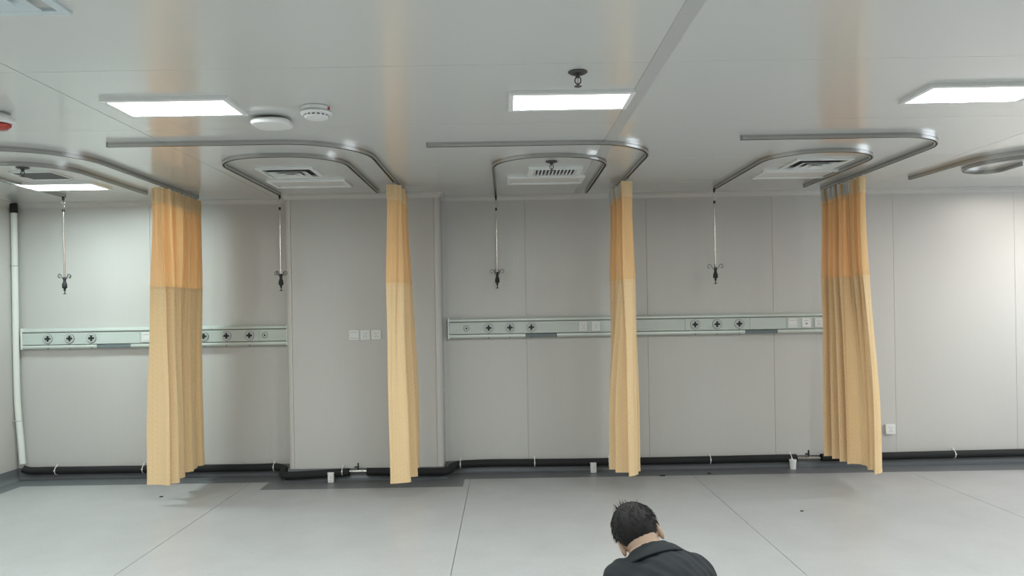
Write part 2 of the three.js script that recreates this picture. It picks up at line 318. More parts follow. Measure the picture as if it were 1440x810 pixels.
// ---------------------------------------------------------------- hanging infusion rods
function ivRod(x, z, label) {
  const t = thing('infusion_rod', label, 'infusion rod', [x, H - 0.029, z], 'hanging infusion rods');
  add('glider', join(rbox(0.016, 0.034, 0.022, 0.004, 0, -0.012, 0), cyl(0.004, 0.004, 0.02, 0, -0.03, 0, 10)), M.black, t);
  const ring = new THREE.TorusGeometry(0.013, 0.0028, 8, 20);
  add('hook', join(ring.clone().translate(0, -0.052, 0), tube([V(0, -0.062, 0), V(0.008, -0.072, 0), V(0.010, -0.082, 0), V(0, -0.092, 0), V(-0.006, -0.098, 0), V(0, -0.105, 0)], 0.0026, 16, 6)), M.chrome, t);
  add('cap', rbox(0.019, 0.026, 0.019, 0.005, 0, -0.117, 0), M.black, t, 'black rod cap');
  add('rod', join(cyl(0.0068, 0.0068, 0.24, 0, -0.25, 0, 16), cyl(0.0092, 0.0092, 0.325, 0, -0.53, 0, 16)), M.chrome, t);
  const hooks = [];
  for (const a of [0, 1, 2, 3]) {
    const q = a * Math.PI / 2 + 0.35;
    const P = (r, y) => V(r * Math.cos(q), y, r * Math.sin(q));
    add('bag_hook', tube([P(0.004, -0.705), P(0.02, -0.70), P(0.03, -0.682), P(0.042, -0.662), P(0.058, -0.664), P(0.064, -0.682), P(0.054, -0.694), P(0.046, -0.688)], 0.0033, 28, 6), M.steel, t);
  }
  add('clamp', lathe([[0, -0.685], [0.012, -0.685], [0.0135, -0.70], [0.011, -0.722], [0.016, -0.738], [0.02, -0.748], [0.021, -0.772], [0.018, -0.781], [0.009, -0.784], [0.008, -0.80], [0, -0.80]], 20), M.black, t, 'black clamp knob');
  add('pin', join(cyl(0.0042, 0.0042, 0.03, 0, -0.812, 0, 10), cyl(0.014, 0.013, 0.006, 0, -0.829, 0, 16), cyl(0.012, 0.012, 0.004, 0, -0.800, 0, 16)), M.black, t);
  return t;
}
const rod0 = ivRod(-3.762, 0.53, 'chrome infusion rod hanging in front of the wall with the corner pipe');
copyOf(rod0, [-1.94, H - 0.029, 0.43], 'chrome infusion rod hanging next to the wall column edge');
copyOf(rod0, [-0.064, H - 0.029, 0.15], 'chrome infusion rod hanging over the start of the long head unit');
copyOf(rod0, [1.845, H - 0.029, 0.39], 'chrome infusion rod hanging over the middle outlets of the long head unit');

// ---------------------------------------------------------------- curtains
// s runs along the rail from the room end (z1) to the wall end (z0); many small pleats at the top gather into few broad folds
function curtain(label, X, z0, z1, opt) {
  const t = thing('bed_curtain', label, 'curtain', [X, 0, 0], 'yellow pleated bed curtains');
  const { hem = 0.165, ampTop = 0.024, ampBot = 0.085, fine = 17, coarse = 5, ph = 0, flareF = 0.05, flareB = 0.05, leanB = 0, leanT = 0, tapeFrom = 0.14 } = opt;
  const top = H - 0.047, yNet = 1.715, yHead = top - 0.125;
  const f = (s, y) => {
    const k = smooth(2.3, 0.5, y), hd = smooth(yHead - 0.05, top, y);
    const w = 0.5 + 0.5 * Math.cos((s - 0.5) * Math.PI * 0.9);
    const ps = s + 0.018 * Math.sin(s * 19 + ph) + 0.01 * Math.sin(s * 41 + 2 * ph);
    const fi = 2 * Math.PI * fine * ps + ph, co = 2 * Math.PI * coarse * (s + 0.055 * Math.sin(7 * s + ph) + 0.02 * Math.sin(17 * s + 2.3 * ph)) + 1.7 * ph;
    const aF = lerp(ampTop * (1 + 0.35 * hd), ampTop * 0.22, k), aC = lerp(ampTop * 0.9, ampBot, k) * (0.72 + 0.42 * Math.sin(5 * s + ph * 3) + 0.12 * Math.sin(13 * s + ph));
    const belly = 1 + 0.18 * Math.sin(Math.PI * smooth(2.4, 1.2, y)) - 0.1 * hd;
    const x = (aF * Math.sin(fi) + aC * (Math.sin(co) + 0.22 * Math.sin(2 * co + 0.6))) * belly + 0.015 * Math.sin(3 * s + ph + y) * k;
    const zz = lerp(z1 + flareF * k, z0 - flareB * k, s) + (0.010 * Math.sin(fi + 1.57) * (1 - 0.6 * k) + 0.018 * k * Math.sin(co + 1.57));
    return [x + leanB * k * s + leanT * k, zz];
  };
  const sheet = (ya, yb, s0, s1, ns, ny, dx = 0) => {
    const pos = [], uv = [], idx = [];
    for (let j = 0; j <= ny; j++) for (let i = 0; i <= ns; i++) {
      const s = lerp(s0, s1, i / ns), y = lerp(ya, yb, j / ny), [x, z] = f(s, y);
      pos.push(x + dx, y, z); uv.push(s * (z1 - z0) * 3, y);
    }
    for (let j = 0; j < ny; j++) for (let i = 0; i < ns; i++) { const a = j * (ns + 1) + i, b = a + 1, c = a + ns + 1, d = c + 1; idx.push(a, c, b, b, c, d); }
    const g = new THREE.BufferGeometry(); g.setAttribute('position', new THREE.Float32BufferAttribute(pos, 3)); g.setAttribute('uv', new THREE.Float32BufferAttribute(uv, 2)); g.setIndex(idx); g.computeVertexNormals(); return g;
  };
  const NS = 420;
  add('header', sheet(top, yHead, 0, 1, NS, 6), M.header, t, 'gathered fabric header');
  add('header_tape', sheet(top - 0.004, top - 0.098, tapeFrom, 1, NS, 5, -0.006), M.tape, t, 'white gathering tape on the back of the header');
  add('net', sheet(yHead, yNet, 0, 1, NS, 26), M.net, t, 'open net upper part of the curtain');
  add('seam_band', join(sheet(yNet + 0.006, yNet - 0.012, 0, 1, NS, 2, 0.0025), sheet(yNet + 0.006, yNet - 0.012, 0, 1, NS, 2, -0.0025)), M.header, t);
  const drop = add('drape', sheet(yNet, hem, 0, 1, NS, 48), M.cloth, t, 'plain fabric lower part of the curtain');
  add('hem', join(sheet(hem + 0.028, hem - 0.001, 0, 1, NS, 3, 0.002), sheet(hem + 0.028, hem - 0.001, 0, 1, NS, 3, -0.002)), M.cloth, drop);
  for (let i = 0; i < 9; i++) {
    const z = lerp(z1, z0, (i + 0.5) / 9);
    add('curtain_hook', join(box(0.006, 0.014, 0.012, 0, H - 0.033, z), tube([V(0, H - 0.036, z), V(0.004, H - 0.044, z), V(0, H - 0.052, z), V(-0.003, H - 0.062, z), V(-0.003, H - 0.08, z)], 0.0016, 10, 5)), M.tape, t);
  }
  return t;
}
curtain('yellow bed curtain hanging over the end of the head unit by the corner pipe', RX[0], 0.24, 1.07, { fine: 24, coarse: 5.5, ph: 0.4, ampTop: 0.028, ampBot: 0.085, flareF: 0.05, flareB: 0.02, leanB: -0.01, leanT: 0.0 });
curtain('narrow yellow bed curtain hanging in front of the wall column', RX[1], 0.44, 1.02, { fine: 17, coarse: 4.6, ph: 2.1, ampTop: 0.03, ampBot: 0.075, hem: 0.14, leanB: 0.07, leanT: 0.012 });
curtain('yellow bed curtain hanging midway along the long head unit', RX[2], 0.3, 1.0, { fine: 17, coarse: 4.6, ph: 4.0, ampTop: 0.034, ampBot: 0.10, hem: 0.165, leanB: -0.03, leanT: 0.01 });
curtain('wide yellow bed curtain hanging at the end of the long head unit', RX[3], 0.31, 1.02, { fine: 24, coarse: 5.5, ph: 1.2, ampTop: 0.030, ampBot: 0.085, flareF: 0.12, flareB: 0.0, tapeFrom: 0.26, leanT: 0.03, leanB: 0.02 });

// ---------------------------------------------------------------- medical head units on the wall
function gasOutlet(t, x, y, z) {
  const g = lathe([[0, 0.006], [0.030, 0.006], [0.034, 0.010], [0.041, 0.008], [0.043, 0], [0, 0]], 32).rotateX(Math.PI / 2).translate(x, y, z);
  const o = add('gas_outlet', g, M.plate, t, 'round gas outlet with dark centre');
  const ring = new THREE.TorusGeometry(0.0405, 0.0024, 8, 32).translate(x, y, z + 0.007); add('collar', join(ring, new THREE.TorusGeometry(0.029, 0.002, 8, 28).translate(x, y, z + 0.008)), M.groove, o);
  const dots = [cyl(0.013, 0.013, 0.006, 0, 0, 0, 14)];
  for (let k = 0; k < 4; k++) dots.push(cyl(0.010, 0.010, 0.006, 0.0155 * Math.cos(k * Math.PI / 2), 0, 0.0155 * Math.sin(k * Math.PI / 2), 14));
  add('socket', join(dots).rotateX(Math.PI / 2).translate(x, y, z + 0.0075), M.socketDark, o, 'dark cross-shaped gas socket');
  add('locating_tab', span(x - 0.004, x + 0.004, y - 0.098, y - 0.052, z - 0.004, z + 0.004), M.groove, o);
}
function socketPlate(t, x, y, z, w, h, kind, name = 'socket_plate') {
  const p = add(name, rbox(w, h, 0.008, 0.003, x, y, z + 0.004), M.plate, t);
  const s = [];
  if (kind === 'socket') { s.push(box(0.003, 0.010, 0.002, x - 0.012, y + h * 0.18, z + 0.0085), box(0.003, 0.010, 0.002, x + 0.012, y + h * 0.18, z + 0.0085)); for (const k of [-1, 1]) { const q = box(0.003, 0.012, 0.002); q.rotateZ(k * 0.5); s.push(q.translate(x + k * 0.011, y - h * 0.2, z + 0.0085)); } s.push(box(0.003, 0.010, 0.002, x, y - h * 0.02, z + 0.0085)); }
  if (kind === 'switch') { s.push(box(w * 0.74, 0.002, 0.002, x, y - h * 0.3, z + 0.0085), box(w * 0.74, 0.002, 0.002, x, y + h * 0.3, z + 0.0085)); }
  if (kind === 'data') { s.push(box(0.016, 0.012, 0.002, x, y - h * 0.1, z + 0.0085), box(w * 0.5, 0.002, 0.002, x, y + h * 0.25, z + 0.0085)); }
  if (s.length) add('slots', join(s), M.plateDark, p);
  return p;
}
function headUnit(label, x0, x1, yb, gas, plates, jacks, inserts, splits) {
  const t = thing('bed_head_unit', label, 'head unit', [0, 0, 0]);
  const h = 0.188, d = 0.058;
  const body = (pts) => { const s = new THREE.Shape(); pts.forEach(([z, y], k) => (k ? s.lineTo(-z, y) : s.moveTo(-z, y))); return toCreasedNormals(new THREE.ExtrudeGeometry(s, { depth: x1 - x0, bevelEnabled: false }).rotateY(Math.PI / 2).translate(x0, yb, 0), 0.5); };
  add('housing', body([[0, 0.002], [0.018, 0.002], [0.018, h - 0.002], [0, h - 0.002]]), M.unitPanel, t);
  add('upper_strip', body([[0.0, h], [0.030, h], [0.048, h - 0.006], [0.060, h - 0.016], [0.062, h - 0.026], [0.058, h - 0.034], [0.0, h - 0.034]]), M.unit, t);
  const zb = d, cuts = [x0 + 0.008, ...splits, x1 - 0.008];
  for (let i = 0; i + 1 < cuts.length; i++) add('front_panel', span(cuts[i] + 0.0012, cuts[i + 1] - 0.0012, yb + 0.041, yb + h - 0.041, 0.016, zb - 0.004), M.unitPanel, t);
  // lower strip, interrupted by the dark inserts
  const ends = [x0]; for (const [a, b] of inserts) ends.push(a, b); ends.push(x1);
  for (let i = 0; i < ends.length; i += 2) {
    const s = new THREE.Shape(); [[0, 0], [0.045, 0], [0.056, 0.006], [0.061, 0.016], [0.058, 0.034], [0, 0.034]].forEach(([z, y], k) => (k ? s.lineTo(-z, y) : s.moveTo(-z, y)));
    add('lower_strip', toCreasedNormals(new THREE.ExtrudeGeometry(s, { depth: ends[i + 1] - ends[i], bevelEnabled: false }).rotateY(Math.PI / 2).translate(ends[i], yb, 0), 0.5), M.unit, t);
  }
  for (const [a, b] of inserts) add('dark_insert', rbox(b - a - 0.004, 0.03, 0.05, 0.004, (a + b) / 2, yb + 0.018, 0.03), M.slate, t, 'dark slate insert in the lower strip');
  for (const x of [x0, x1]) add('end_cap', rbox(0.014, h + 0.006, 0.068, 0.004, x, yb + h / 2, 0.034), M.plate, t);
  for (const x of gas) gasOutlet(t, x, yb + h / 2, zb - 0.004);
  for (const [x, w, k] of plates) socketPlate(t, x, yb + h / 2, zb - 0.004, w, 0.084, k);
  for (const x of jacks) { const j = add('call_jack', lathe([[0, 0.005], [0.018, 0.005], [0.024, 0.003], [0.025, 0], [0, 0]], 24).rotateX(Math.PI / 2).translate(x, yb + h / 2, zb - 0.004), M.unit, t); add('jack_ring', new THREE.TorusGeometry(0.024, 0.002, 8, 28).translate(x, yb + h / 2, zb + 0.0005), M.groove, j); add('jack_hole', cyl(0.009, 0.009, 0.004, 0, 0, 0, 16).rotateX(Math.PI / 2).translate(x, yb + h / 2, zb + 0.001), M.socketDark, j); }
  return t;
}
const K = 7.05 / 7.1;
headUnit('pale green aluminium bed head unit between the corner pipe and the wall column', -4.435, -2.0, 1.203, [-4.195, -3.995, -3.795, -2.765, -2.557, -2.347].map((x) => x * 1.0), [[-3.28, 0.105, 'switch']], [-2.205], [[-3.745, -3.435]], [-3.35, -3.09, -2.255]);
headUnit('long pale green aluminium bed head unit reaching from the wall column to the widest curtain', -0.52, 3.2, 1.236, [-0.152, 0.044, 0.24, 1.742, 1.944, 2.147], [[0.716, 0.075, 'socket'], [0.834, 0.075, 'socket'], [2.636, 0.078, 'switch'], [2.762, 0.078, 'data'], [2.876, 0.078, 'socket']], [-0.356], [[0.185, 0.473], [2.20, 2.497]], [1.65, 2.245, 2.58]);

// switches and sockets on walls
[[-1.347, 'switch', 'white light switch plate, first of three on the wall column'], [-1.248, 'socket', 'white socket plate between the switch and another plate on the wall column'], [-1.15, 'socket', 'white socket plate on the wall column closest to the curtain']].forEach(([x, k, label]) => {
  const t = thing(k === 'switch' ? 'light_switch' : 'wall_socket', label, k === 'switch' ? 'switch' : 'socket', [x, 1.29, colZ], 'plates on the wall column');
  socketPlate(t, 0, 0, 0, 0.088, 0.088, k, 'plate');
});
{
  const t = thing('wall_socket', 'single white wall socket low on the wall beyond the widest curtain', 'socket', [3.53, 0.336, 0]);
  add('back_box', rbox(0.084, 0.084, 0.03, 0.003, 0, 0, 0.015), M.plate, t); socketPlate(t, 0, 0, 0.03, 0.09, 0.09, 'socket', 'plate');
  const g = thing('wall_grille', 'small grey louvred grille low on the side wall', 'grille', [XL, 0.385, 0.52]);
  add('frame', rbox(0.012, 0.105, 0.24, 0.003, 0.006, 0, 0), M.batten, g);
  for (let k = 0; k < 5; k++) { const q = box(0.006, 0.012, 0.21); q.rotateZ(0.5); add('slat', q.translate(0.014, -0.036 + k * 0.018, 0), M.batten, g); }
}

// ---------------------------------------------------------------- pipes along the wall
{
  const t = thing('drain_pipe', 'white plastic pipe with black foam top standing in the room corner', 'pipe', [XL + 0.034, 0, 0.06]);
  add('pipe', tube([V(0.05, 0.158, 0.01), V(0.034, 0.35, 0.005), V(0.006, 0.7, 0), V(0.0, 1.0, 0), V(0, 1.7, 0), V(0, 2.47, 0)], 0.027, 60, 20), M.pvc, t);
  add('foam_sleeve', cyl(0.031, 0.031, 0.085, 0, H - 0.052, 0), M.foam, t, 'black foam sleeve');
  for (const [y, dx] of [[1.97, 0], [0.55, 0.012]]) { const c = add('pipe_clamp', new THREE.TorusGeometry(0.029, 0.004, 8, 24).rotateX(Math.PI / 2).translate(dx, y, 0), M.batten, t); add('clamp_screw', join(box(0.05, 0.008, 0.006, dx - 0.04, y, 0.012), cyl(0.006, 0.006, 0.012, dx - 0.034, y, 0.02, 10)), M.batten, c); }
}
{
  const t = thing('insulated_pipe', 'black foam-insulated pipe run along the foot of the back wall', 'pipe', [0, 0, 0]);
  const R = 0.034, y = 0.085, zw = 0.046, zc = colZ + 0.046;
  const run = (pts, n) => add('insulation', tube(pts.map(([x, z, yy = y]) => V(x, yy, z)), R, n, 14), M.foam, t);
  run([[XL + 0.085, 0.075, 0.115], [XL + 0.12, 0.06, 0.094], [-4.2, zw, 0.088], [-3.4, zw], [-2.3, zw, 0.083], [-2.1, zw + 0.01, 0.085], [-2.03, zw + 0.06, 0.075], [-2.01, zw + 0.19, 0.06], [-1.97, zc - 0.01, 0.055], [-1.9, zc, 0.057], [-1.6, zc, 0.07], [-1.402, zc, 0.079]], 120);
  run([[-1.245, zc, 0.08], [-0.95, zc, 0.074], [-0.68, zc, 0.07], [-0.56, zc - 0.005, 0.07], [-0.515, zc - 0.05, 0.073], [-0.50, 0.14, 0.078], [-0.46, zw + 0.02, 0.082], [-0.38, zw], [-0.15, zw, 0.09], [0.5, zw, 0.084], [1.5, zw, 0.084], [2.655, zw, 0.09]], 120);
  run([[2.88, zw, 0.09], [3.4, zw, 0.092], [4.2, zw, 0.1], [5.2, zw, 0.105], [6.35, zw, 0.105]], 60);
  for (const [xa, xb, z] of [[-1.41, -1.235, zc], [2.645, 2.89, zw]]) {
    const xm = (xa + xb) / 2, yy = 0.085;
    const v = add('valve', join(tube([V(xa - 0.02, yy, z), V(xb + 0.02, yy, z)], 0.012, 2, 12), cyl(0.018, 0.018, 0.045, 0, 0, 0, 8).rotateZ(Math.PI / 2).translate(xm, yy, z), cyl(0.016, 0.016, 0.03, 0, 0, 0, 6).rotateZ(Math.PI / 2).translate(xm - 0.04, yy, z), cyl(0.016, 0.016, 0.03, 0, 0, 0, 6).rotateZ(Math.PI / 2).translate(xm + 0.04, yy, z)), M.chrome, t, 'bare metal valve between the insulation');
    add('valve_handle', join(cyl(0.006, 0.006, 0.03, xm, yy + 0.025, z, 10), rbox(0.04, 0.012, 0.016, 0.004, xm - 0.012, yy + 0.038, z), rbox(0.012, 0.04, 0.014, 0.004, xm, yy + 0.055, z)), M.black, v);
  }
  for (const [x, z] of [[-4.14, zw], [-2.14, zw + 0.003], [-1.46, zc], [-0.43, zw + 0.012], [0.25, zw], [0.93, zw], [1.86, zw], [2.60, zw], [4.10, zw], [-3.34, zw]]) {
    const yy = x > 4 ? 0.1 : 0.086;
    add('pipe_clip', join(new THREE.TorusGeometry(R + 0.0025, 0.004, 8, 24).rotateY(Math.PI / 2).translate(x, yy, z), box(0.012, 0.02, 0.02, x, yy + R + 0.01, z - 0.014), cyl(0.007, 0.007, 0.01, 0, 0, 0, 10).rotateX(Math.PI / 2).translate(x, yy + 0.006, z + R + 0.004)), M.white, t);
  }
}
// small white boxes at the skirting
[[-1.555, colZ + 0.055, 'small white box standing on the floor border at the wall column'], [0.782, 0.075, 'small white box standing on the floor border beside the middle curtain'], [2.60, 0.075, 'small white box standing on the floor border below the bare metal valve']].forEach(([x, z, label], i) => {
  const t = thing('floor_junction_box', label, 'box', [x, 0, z + 0.03], 'small white boxes at the skirting');
  add('body', i === 2 ? cyl(0.03, 0.026, 0.075, 0, 0.0375, 0, 20) : rbox(0.052, 0.078, 0.04, 0.004, 0, 0.039, 0), M.white, t);
  add('cap', i === 2 ? cyl(0.033, 0.033, 0.012, 0, 0.08, 0, 20) : rbox(0.056, 0.01, 0.044, 0.003, 0, 0.082, 0), M.white, t);
  if (i < 2) add('print', join(box(0.02, 0.004, 0.002, 0.004, 0.052, 0.0205), box(0.014, 0.004, 0.002, 0.006, 0.040, 0.0205), box(0.024, 0.003, 0.002, 0, 0.018, 0.0205)), M.batten, t);
});
// dark scraps on the floor
[[1.37, 0.30, 'black scrap lying on the floor near the middle curtain'], [1.80, 0.24, 'black scrap lying on the floor by the border strip'], [-2.85, 0.78, 'black speck lying on the floor before the curtain by the corner pipe'], [2.12, 1.55, 'black speck lying on the open floor beside a sheet joint']].forEach(([x, z, label], i) => {
  const s = new THREE.Shape(); const n = 9, r = [0.02, 0.014, 0.012, 0.009][i];
  for (let k = 0; k < n; k++) { const a = k / n * Math.PI * 2, q = r * (0.5 + 0.7 * rnd()); k ? s.lineTo(q * 1.5 * Math.cos(a), q * Math.sin(a)) : s.moveTo(q * 1.5 * Math.cos(a), q * Math.sin(a)); }
  const m = add('floor_scrap', flat(new THREE.ExtrudeGeometry(s, { depth: 0.006, bevelEnabled: false }).rotateX(-Math.PI / 2)), M.dark); m.position.set(x, 0, z); tag(m, label, 'scrap', 'dark scraps on the floor');
});

// ---------------------------------------------------------------- air vents in the ceiling
function frameGeo(w, d, iw, id, depth) {
  const s = new THREE.Shape(); s.moveTo(-w / 2, -d / 2); s.lineTo(w / 2, -d / 2); s.lineTo(w / 2, d / 2); s.lineTo(-w / 2, d / 2);
  const h = new THREE.Path(); h.moveTo(-iw / 2, -id / 2); h.lineTo(-iw / 2, id / 2); h.lineTo(iw / 2, id / 2); h.lineTo(iw / 2, -id / 2); s.holes.push(h);
  return flat(new THREE.ExtrudeGeometry(s, { depth, bevelEnabled: true, bevelThickness: 0.002, bevelSize: 0.002, bevelOffset: -0.002, bevelSegments: 1 }).rotateX(Math.PI / 2));
}
function duct(t, w, d) {                             // sheet-metal neck above the vent, open below
  const e = 0.004, h = 0.19;
  add('duct', join(box(w - e, e, d - e, 0, h, 0), box(e, h, d - e, -w / 2 + e, h / 2, 0), box(e, h, d - e, w / 2 - e, h / 2, 0), box(w - e, h, e, 0, h / 2, -d / 2 + e), box(w - e, h, e, 0, h / 2, d / 2 - e)), M.galvanised, t, 'sheet-metal duct neck');
}
function squareDiffuser(x, z, w, d, label, mat, rings) {
  const t = thing('air_diffuser', label, 'air vent', [x, H, z]);
  duct(t, w - 0.077, d - 0.077);
  add('frame', frameGeo(w, d, w - 0.07, d - 0.07, 0.010), mat, t);
  const q = Math.SQRT2 / 2;
  for (let k = 0; k < rings; k++) {
    const f = 1 - (k + 0.55) / (rings + 0.35), r = (w - 0.075) * f * q, band = (w - 0.075) / (rings + 0.6) * 0.85;
    const g = flat(lathe([[r - band, -0.008], [r, -0.024 - 0.003 * k], [r + 0.002, -0.022 - 0.003 * k], [r - band + 0.004, -0.005], [r - band, -0.008]], 4).rotateY(Math.PI / 4));
    g.scale(1, 1, d / w); g.computeVertexNormals(); add('louver', g, mat, t);
  }
  return t;
}
squareDiffuser(-1.585, 1.345, 0.42, 0.38, 'square white air diffuser inside the infusion rail next to the wall column bay', M.vent, 3);
squareDiffuser(2.34, 1.36, 0.42, 0.38, 'square white air diffuser inside the infusion rail by the widest curtain', M.vent, 3);
squareDiffuser(-1.815, 4.76, 0.66, 0.66, 'large pale blue square air diffuser in the open ceiling', M.ventBlue, 5);
{
  const t = thing('air_grille', 'white slotted air grille beside a sprinkler and the flat joint strip', 'air vent', [0.398, H, 1.205]);
  add('frame', frameGeo(0.41, 0.36, 0.32, 0.25, 0.012), M.vent, t); duct(t, 0.318, 0.248);
  for (let k = 0; k < 12; k++) add('slat', box(0.0105, 0.010, 0.25, -0.155 + k * 0.0275 + 0.004, -0.008, 0), M.vent, t);
  const u = thing('air_grille', 'dark grey slatted air grille beside the small lit light panel', 'air vent', [-3.42, H, 1.40]);
  add('frame', frameGeo(0.31, 0.29, 0.285, 0.265, 0.008), M.vent, u); duct(u, 0.283, 0.263);
  for (let k = 0; k < 10; k++) add('slat', box(0.28, 0.008, 0.011, 0, -0.007, -0.121 + k * 0.0268), M.ventGrey, u);
}
// ---------------------------------------------------------------- sprinklers, detectors, access point
function sprinkler(x, z, label) {
  const t = thing('fire_sprinkler', label, 'sprinkler', [x, H, z], 'ceiling fire sprinklers');
  add('escutcheon', lathe([[0, 0], [0.043, 0], [0.044, -0.004], [0.036, -0.009], [0.024, -0.012], [0.02, -0.008], [0, -0.008]].reverse(), 32), M.bronze, t, 'dark round ceiling rose');
  add('body', join(cyl(0.012, 0.010, 0.02, 0, -0.018, 0, 14), tube([V(-0.009, -0.026, 0), V(-0.013, -0.036, 0), V(-0.011, -0.05, 0), V(0, -0.058, 0)], 0.003, 14, 6), tube([V(0.009, -0.026, 0), V(0.013, -0.036, 0), V(0.011, -0.05, 0), V(0, -0.058, 0)], 0.003, 14, 6)), M.bronze, t);
  add('bulb', cyl(0.003, 0.003, 0.026, 0, -0.042, 0, 10), M.chrome, t);
  add('deflector', join(cyl(0.017, 0.017, 0.0025, 0, -0.066, 0, 20), cyl(0.004, 0.004, 0.012, 0, -0.06, 0, 8)), M.bronze, t);
  return t;
}
const sp0 = sprinkler(0.344, 3.66, 'dark fire sprinkler in the open ceiling near the middle lit panel');
copyOf(sp0, [0.352, H, 1.60], 'dark fire sprinkler inside the infusion rail beside the slotted grille');
copyOf(sp0, [-3.38, H, 1.69], 'dark fire sprinkler beside the dark slatted grille');
{
  const t = thing('smoke_detector', 'round white smoke detector with vent slots on the ceiling', 'smoke detector', [-0.955, H, 3.14]);
  add('base', lathe([[0, 0], [0.075, 0], [0.078, -0.004], [0.078, -0.026], [0, -0.026]].reverse(), 40), M.white, t);
  add('cover', lathe([[0, -0.026], [0.080, -0.026], [0.082, -0.032], [0.078, -0.038], [0.064, -0.040], [0.062, -0.052], [0.052, -0.06], [0, -0.062]].reverse(), 40), M.white, t);
  for (let k = 0; k < 16; k++) { const a = k / 16 * Math.PI * 2; add('vent_slot', box(0.012, 0.007, 0.003).translate(0, -0.046, 0.0632).rotateY(a), M.plateDark, t); }
  add('indicator', rbox(0.016, 0.014, 0.008, 0.003, 0, -0.015, 0.078).rotateY(1.15), M.red, t, 'small red indicator lamp');
  const a = thing('access_point', 'plain white rounded disc fixture on the ceiling', 'ceiling fixture', [-1.25, H, 2.92]);
  add('mount', lathe([[0, 0], [0.07, 0], [0.072, -0.012], [0, -0.012]].reverse(), 40), M.weld, a);
  const s = new THREE.Shape(), n = 64; for (let k = 0; k < n; k++) { const q = k / n * Math.PI * 2, c = Math.cos(q), w = Math.sin(q), e = 0.105 * Math.pow(Math.pow(Math.abs(c), 3) + Math.pow(Math.abs(w), 3), -1 / 3); k ? s.lineTo(e * c, e * w) : s.moveTo(e * c, e * w); }
  add('shell', toCreasedNormals(new THREE.ExtrudeGeometry(s, { depth: 0.008, bevelEnabled: true, bevelThickness: 0.011, bevelSize: 0.016, bevelOffset: -0.016, bevelSegments: 5, curveSegments: 4 }).rotateX(Math.PI / 2).translate(0, -0.022, 0), 0.9), M.white, a);
  const r = thing('fire_alarm_beacon', 'white ceiling alarm beacon with a red lens', 'alarm', [-2.60, H, 3.13]);
  add('base', lathe([[0, 0], [0.052, 0], [0.054, -0.012], [0.072, -0.022], [0.074, -0.05], [0.066, -0.056], [0, -0.056]].reverse(), 36), M.white, r);
  add('lens', lathe([[0, -0.056], [0.058, -0.056], [0.056, -0.068], [0.04, -0.084], [0, -0.088]].reverse(), 36), M.red, r, 'red lens');
}

// ---------------------------------------------------------------- the crouching person
function surfaceNet(sdf, lo, hi, cell) {             // smooth mesh of sdf = 0
  const nx = Math.ceil((hi[0] - lo[0]) / cell) + 1, ny = Math.ceil((hi[1] - lo[1]) / cell) + 1, nz = Math.ceil((hi[2] - lo[2]) / cell) + 1;
  const F = new Float32Array(nx * ny * nz), at = (i, j, k) => (k * ny + j) * nx + i;
  for (let k = 0; k < nz; k++) for (let j = 0; j < ny; j++) for (let i = 0; i < nx; i++) F[at(i, j, k)] = sdf(lo[0] + i * cell, lo[1] + j * cell, lo[2] + k * cell);
  const id = new Int32Array(nx * ny * nz).fill(-1), pos = [], idx = [];
  const C = [[0, 0, 0], [1, 0, 0], [0, 1, 0], [1, 1, 0], [0, 0, 1], [1, 0, 1], [0, 1, 1], [1, 1, 1]], E = [[0, 1], [2, 3], [4, 5], [6, 7], [0, 2], [1, 3], [4, 6], [5, 7], [0, 4], [1, 5], [2, 6], [3, 7]];
  for (let k = 0; k < nz - 1; k++) for (let j = 0; j < ny - 1; j++) for (let i = 0; i < nx - 1; i++) {
    let x = 0, y = 0, z = 0, n = 0;
    for (const [a, b] of E) {
      const A = C[a], Bq = C[b], fa = F[at(i + A[0], j + A[1], k + A[2])], fb = F[at(i + Bq[0], j + Bq[1], k + Bq[2])];
      if ((fa < 0) !== (fb < 0)) { const t = fa / (fa - fb); x += A[0] + (Bq[0] - A[0]) * t; y += A[1] + (Bq[1] - A[1]) * t; z += A[2] + (Bq[2] - A[2]) * t; n++; }
    }
    if (n) { id[at(i, j, k)] = pos.length / 3; pos.push(lo[0] + (i + x / n) * cell, lo[1] + (j + y / n) * cell, lo[2] + (k + z / n) * cell); }
  }
  const quad = (a, b, c, d, flip) => { if (a < 0 || b < 0 || c < 0 || d < 0) return; flip ? idx.push(a, c, b, a, d, c) : idx.push(a, b, c, a, c, d); };
  for (let k = 1; k < nz - 1; k++) for (let j = 1; j < ny - 1; j++) for (let i = 1; i < nx - 1; i++) {
    const f0 = F[at(i, j, k)] < 0;
    if (f0 !== F[at(i + 1, j, k)] < 0) quad(id[at(i, j - 1, k - 1)], id[at(i, j, k - 1)], id[at(i, j, k)], id[at(i, j - 1, k)], !f0);
    if (f0 !== F[at(i, j + 1, k)] < 0) quad(id[at(i - 1, j, k - 1)], id[at(i - 1, j, k)], id[at(i, j, k)], id[at(i, j, k - 1)], !f0);
    if (f0 !== F[at(i, j, k + 1)] < 0) quad(id[at(i - 1, j - 1, k)], id[at(i, j - 1, k)], id[at(i, j, k)], id[at(i - 1, j, k)], !f0);
  }
  const g = new THREE.BufferGeometry(); g.setAttribute('position', new THREE.Float32BufferAttribute(pos, 3)); g.setIndex(idx);
  g.computeVertexNormals(); return g;
}
const smin = (a, b, k) => { const h = Math.max(k - Math.abs(a - b), 0) / k; return Math.min(a, b) - h * h * k * 0.25; };
const smax = (a, b, k) => -smin(-a, -b, k);
